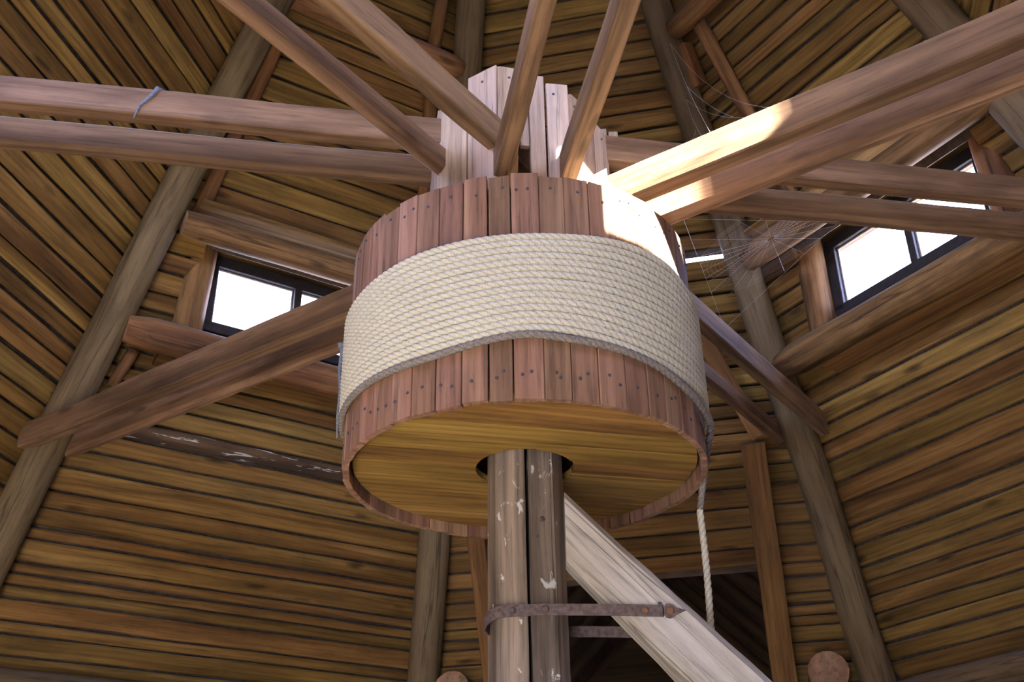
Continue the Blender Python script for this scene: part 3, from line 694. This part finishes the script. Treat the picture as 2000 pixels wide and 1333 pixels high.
# ------------------------------------------------------------------ centre post with a long split
post = empty('centre_post', (0, 0, 0)); tag(post, 'thick weathered octagonal post with a long black split, carrying the drum', 'post')
def post_section(z):
    r_ = 0.1545 - 0.003*(z - 2.5)
    ts = []
    pol = []
    for j in range(8):
        a = math.radians(-90 + 20 + 45*j - 22.5); rr = r_*(1.0 + (0.05 if j % 2 else -0.005)) * (1 + 0.012*noise.noise((z*1.2, j*3.3, 0)))
        pol.append((rr*math.cos(a), rr*math.sin(a)))
    return pol
NZ = 90; vs = []; fs = []
def ring_at(z):
    """section outline: 8 flats with a crack notch cut into the side facing the camera"""
    pol = post_section(z); cx = 0.006 + 0.004*noise.noise((z*1.5, 1, 0)); cw = 0.0075 + 0.002*noise.noise((z*2.3, 4, 0))
    cw *= min(1.0, 0.6 + 0.4*abs(noise.noise((z*0.8, 8, 0))) + 0.2)
    # resample outline by angle starting just right of the crack
    def radial(ang_):
        dx, dy = math.cos(ang_), math.sin(ang_); best = 1e9
        for i in range(8):
            (x1, y1), (x2, y2) = pol[i], pol[(i+1) % 8]
            den = dx*(y2-y1) - dy*(x2-x1)
            if abs(den) < 1e-9: continue
            t_ = (x1*(y2-y1) - y1*(x2-x1))/den
            u_ = (x1*dy - y1*dx)/den
            if t_ > 0 and -1e-6 <= u_ <= 1+1e-6: best = min(best, t_)
        return best
    out = []
    corner = [math.atan2(y_, x_) for x_, y_ in pol]
    base = -PI/2 + math.atan2(cx, 0.15)
    da = cw/0.15
    angs = [base + da] + sorted([(c_ - base) % (2*PI) + base for c_ in corner] + [((c_ + 0.39) - base) % (2*PI) + base for c_ in corner]) + [base + 2*PI - da]
    angs = [a_ for a_ in angs if base + da - 1e-9 <= a_ <= base + 2*PI - da + 1e-9]
    for a_ in angs:
        R__ = radial(a_); out.append((R__*math.cos(a_), R__*math.sin(a_)))
    # notch
    ix = math.cos(base); iy = math.sin(base)
    out.append((ix*0.03 - 0.0015, iy*0.03)); out.append((ix*0.03 + 0.0015, iy*0.03))
    return out
secs = [ring_at(-0.0 + 5.05*i/NZ) for i in range(NZ+1)]
nr_ = min(len(s) for s in secs); 
for i, s in enumerate(secs):
    s = s[:nr_-2] + s[-2:] if len(s) > nr_ else s
    for x_, y_ in s: vs.append((5.05*i/NZ, x_, y_))
for i in range(NZ):
    for j in range(nr_):
        a = i*nr_+j; b = i*nr_+(j+1) % nr_; fs.append((a, b, b+nr_, a+nr_))
mwp = Matrix(((0, 1, 0, 0), (0, 0, 1, 0), (1, 0, 0, 0), (0, 0, 0, 1)))
mk('shaft', vs, fs, M['post'], mwp, post)
for (px_, zz) in ((0.062, 3.09), (0.042, 3.02), (0.088, 3.13)):
    disc_nail('nail', V((px_, -math.sqrt(max(0, 0.150**2 - px_*px_)) + 0.002, zz)), (px_, -0.15, 0), 0.011 if zz == 3.09 else 0.006, M['iron'], post)

# ------------------------------------------------------------------ diagonal brace
bdv = V((0.690, 0.0, -0.735)).normalized(); B0 = V((0.150, -0.085, 3.058))
vs, fs = bar_mesh(4.2, 0.188, 0.150, 0.022, 36, 0.008, (0, 0), 77, 0.005)
vs = [(x, y*(1 + 0.20*min(1.0, max(0.0, (x + 2.1)/0.9))), z) for x, y, z in vs]
# top end cut upright against the post
vs = [((x - y*1.05*(1 if y < 0 or y > 0 else 0)) if x < -2.05 else x, y, z) for x, y, z in vs]
o = mk('diagonal_brace', vs, fs, M['brace'], frame(bdv, (0, -1, 0), B0 + bdv*2.1))
tag(o, 'pale square timber brace slanting from the post down to the right', 'brace')
# ------------------------------------------------------------------ iron straps
def strap(name, pts, wd, th_, mat, parent, upv=(0, 0, 1)):
    vs = []; fs = []; pts = [V(p) for p in pts]; N = len(pts)
    for i in range(N):
        T = (pts[min(i+1, N-1)] - pts[max(i-1, 0)]).normalized(); up = V(upv); up = (up - T*up.dot(T)).normalized(); nn_ = T.cross(up)
        for a, b in ((-1, -1), (1, -1), (1, 1), (-1, 1)): vs.append(pts[i] + up*a*wd/2 + nn_*b*th_/2)
    for i in range(N-1):
        for j in range(4):
            a = i*4+j; b = i*4+(j+1) % 4; fs.append((a, b, b+4, a+4))
    fs += [(3, 2, 1, 0), tuple((N-1)*4+j for j in range(4))]
    return mk(name, vs, fs, mat, None, parent)

ist = empty('iron_strap', (0.2, -0.165, 2.72)); tag(ist, 'rusty iron strap bolted across the split post and the pale brace', 'strap')
pts = [(-0.120, 0.02, 2.700), (-0.150, -0.02, 2.700), (-0.163, -0.075, 2.702), (-0.156, -0.115, 2.708), (-0.135, -0.145, 2.718), (-0.105, -0.160, 2.726), (-0.06, -0.1635, 2.7285), (0.06, -0.166, 2.730), (0.2, -0.168, 2.726), (0.35, -0.168, 2.722), (0.495, -0.168, 2.716)]
strap('band', pts, 0.043, 0.006, M['iron'], ist)
# spear-shaped tip
out2 = [(0.0, 0.020), (0.004, 0.012), (0.012, 0.024), (0.026, 0.027), (0.040, 0.021), (0.050, 0.010), (0.066, 0.006), (0.084, 0.000), (0.066, -0.008), (0.050, -0.014), (0.040, -0.023), (0.026, -0.028), (0.012, -0.025), (0.004, -0.014), (0.0, -0.020)]
vs = [(0.492 + a, y_, 2.716 + b) for y_ in (-0.171, -0.165) for a, b in out2]; n_ = len(out2)
fs = [tuple(range(n_)), tuple(reversed(range(n_, 2*n_)))] + [((i+1) % n_, i, n_+i, n_+(i+1) % n_) for i in range(n_)]
mk('spear_tip', vs, fs, M['iron'], None, ist)
for (x_, y_, z_, r_, mt) in ((-0.058, -0.167, 2.7285, 0.0135, 'iron'), (0.064, -0.169, 2.730, 0.0145, 'iron'), (0.428, -0.171, 2.719, 0.0125, 'rust'), (0.520, -0.171, 2.716, 0.0145, 'rust')):
    disc_nail('bolt', V((x_, y_, z_)), (0, -1, 0), r_, M[mt], ist, 0.55)
disc_nail('screw', V((0.484, -0.163, 2.744)), (0, -1, 0), 0.0075, M['nail'], ist, 0.3)
o = strap('back_strap', [(0.10, 0.168, 2.735), (0.25, 0.168, 2.732), (0.40, 0.168, 2.727), (0.56, 0.168, 2.722)], 0.043, 0.006, M['iron'], None)
tag(o, 'dim iron strap behind the post, seen under the front strap', 'strap')

# ------------------------------------------------------------------ cords and cobwebs
def cordobj(name, pts, r, mat, label, cat, parent=None, n=6):
    vs, fs = tube_mesh(pts, r, n, True, 3, 0.2, 0.03); o = mk(name, vs, fs, mat, None, parent, True)
    return tag(o, label, cat)

c0 = V((-1.5866, -0.4823, 0)); bx = V((0.983, 0.186, 0))
pts = [c0 + bx*0.02 + V((0, 0.03, 5.010)), c0 + V((0, -0.003, 5.000)), c0 - bx*0.012 + V((0, -0.004, 4.965)), c0 - bx*0.035 + V((0, -0.004, 4.93)), c0 - bx*0.06 + V((0, -0.003, 4.895)), c0 - bx*0.068 + V((0, -0.005, 4.85)), c0 - bx*0.075 + V((0, -0.004, 4.822))]
cordobj('frayed_cord', pts, lambda f: 0.011*(1-f) + 0.003, M['cord'], 'frayed blue-grey cord knotted over the left beam and hanging down its face', 'cord')
pts = [V((-0.79, -0.035, 3.93)), V((-0.768, -0.03, 3.935)), V((-0.772, -0.03, 3.90)), V((-0.780, -0.02, 3.82)), V((-0.772, -0.02, 3.72)), V((-0.776, -0.02, 3.6)), V((-0.770, -0.02, 3.50))]
cordobj('frayed_cord', pts, lambda f: 0.014*(1-f)**2 + 0.004, M['cord'], 'thin dark cord hanging at the left edge of the wound rope', 'cord')
def threads(segs_, r_):
    vs = []; fs = []
    for a, b in segs_:
        a = V(a); b = V(b)
        if (b - a).length < 1e-5: continue
        d = (b - a).normalized(); u = d.orthogonal().normalized(); v = d.cross(u); n0 = len(vs)
        for p in (a, b):
            for j in range(3): vs.append(p + (u*math.cos(2*PI*j/3) + v*math.sin(2*PI*j/3))*r_)
        for j in range(3): fs.append((n0+j, n0+(j+1) % 3, n0+3+(j+1) % 3, n0+3+j))
    return vs, fs
def sag(a, b, s_, n_=8):
    a = V(a); b = V(b); P_ = [a.lerp(b, i/n_) - V((0, 0, 4*s_*(i/n_)*(1-i/n_))) for i in range(n_+1)]
    return list(zip(P_, P_[1:]))
WA, WB, WC = V((0.70, -0.303, 4.362)), V((1.62, 0.449, 4.855)), V((1.187, 1.463, 4.827))
wc = WA*0.36 + WB*0.50 + WC*0.14
e1 = (WB - WA).normalized(); e2 = (WC - WA); e2 = (e2 - e1*e2.dot(e1)).normalized()
tri = [((p_ - wc).dot(e1), (p_ - wc).dot(e2)) for p_ in (WA, WB, WC)]
def reach(an):
    dx, dy = math.cos(an), math.sin(an); best = 9
    for (x1, y1), (x2, y2) in zip(tri, tri[1:] + tri[:1]):
        den = dx*(y2-y1) - dy*(x2-x1)
        if abs(den) < 1e-9: continue
        t_ = (x1*(y2-y1) - y1*(x2-x1))/den; u_ = (x1*dy - y1*dx)/den
        if t_ > 0 and 0 <= u_ <= 1: best = min(best, t_)
    return best
rw = random.Random(9); NR = 22; an = [2*PI*(i + rw.uniform(-0.2, 0.2))/NR for i in range(NR)]
w2 = lambda a_, r_: wc + e1*r_*math.cos(a_) + e2*r_*math.sin(a_)
sg = [(WA, WB), (WA, WC), (WB, WC)]
rc_ = [min(0.62, reach(a_)) for a_ in an]
for a_, r_ in zip(an, rc_): sg.append((w2(a_, 0.02), w2(a_, r_)))
fine_ = []
for q_ in range(26):
    r_ = 0.06 + q_*0.0205
    for i in range(NR):
        i2 = (i+1) % NR
        if r_ < rc_[i]*0.97 and r_ < rc_[i2]*0.97 and rw.random() < 0.9: fine_.append((w2(an[i], r_), w2(an[i2], r_)))
v1, f1 = threads(sg, 0.0006); v2, f2 = threads(fine_, 0.00028)
o = mk('cobweb', v1 + v2, f1 + [tuple(i + len(v1) for i in f) for f in f2], M['web'])
tag(o, 'orb cobweb with pale radial threads hanging below the beams right of the drum', 'cobweb')
R1a, R1b, R1c = V((1.06, 1.48, 7.10)), V((1.16, 1.66, 6.75)), V((1.22, 1.74, 6.55))
T1, T2, T3 = V((0.79, -0.672, 4.497)), V((1.043, -0.844, 4.497)), V((0.64, -0.574, 4.497))
sg = sag(R1a, T1, 0.06) + sag(R1b, T2, 0.10) + sag(R1c, T3, 0.05) + sag(R1a, T2, 0.16) + sag(R1b, T1, 0.12) + sag(R1a.lerp(T1, 0.5) - V((0, 0, 0.06)), R1b.lerp(T2, 0.6) - V((0, 0, 0.09)), 0.03)
v1, f1 = threads(sg, 0.0006)
o = mk('cobweb', v1, f1, M['web'])
tag(o, 'loose cobweb strands stretched above the sunlit beam up to the roof', 'cobweb')
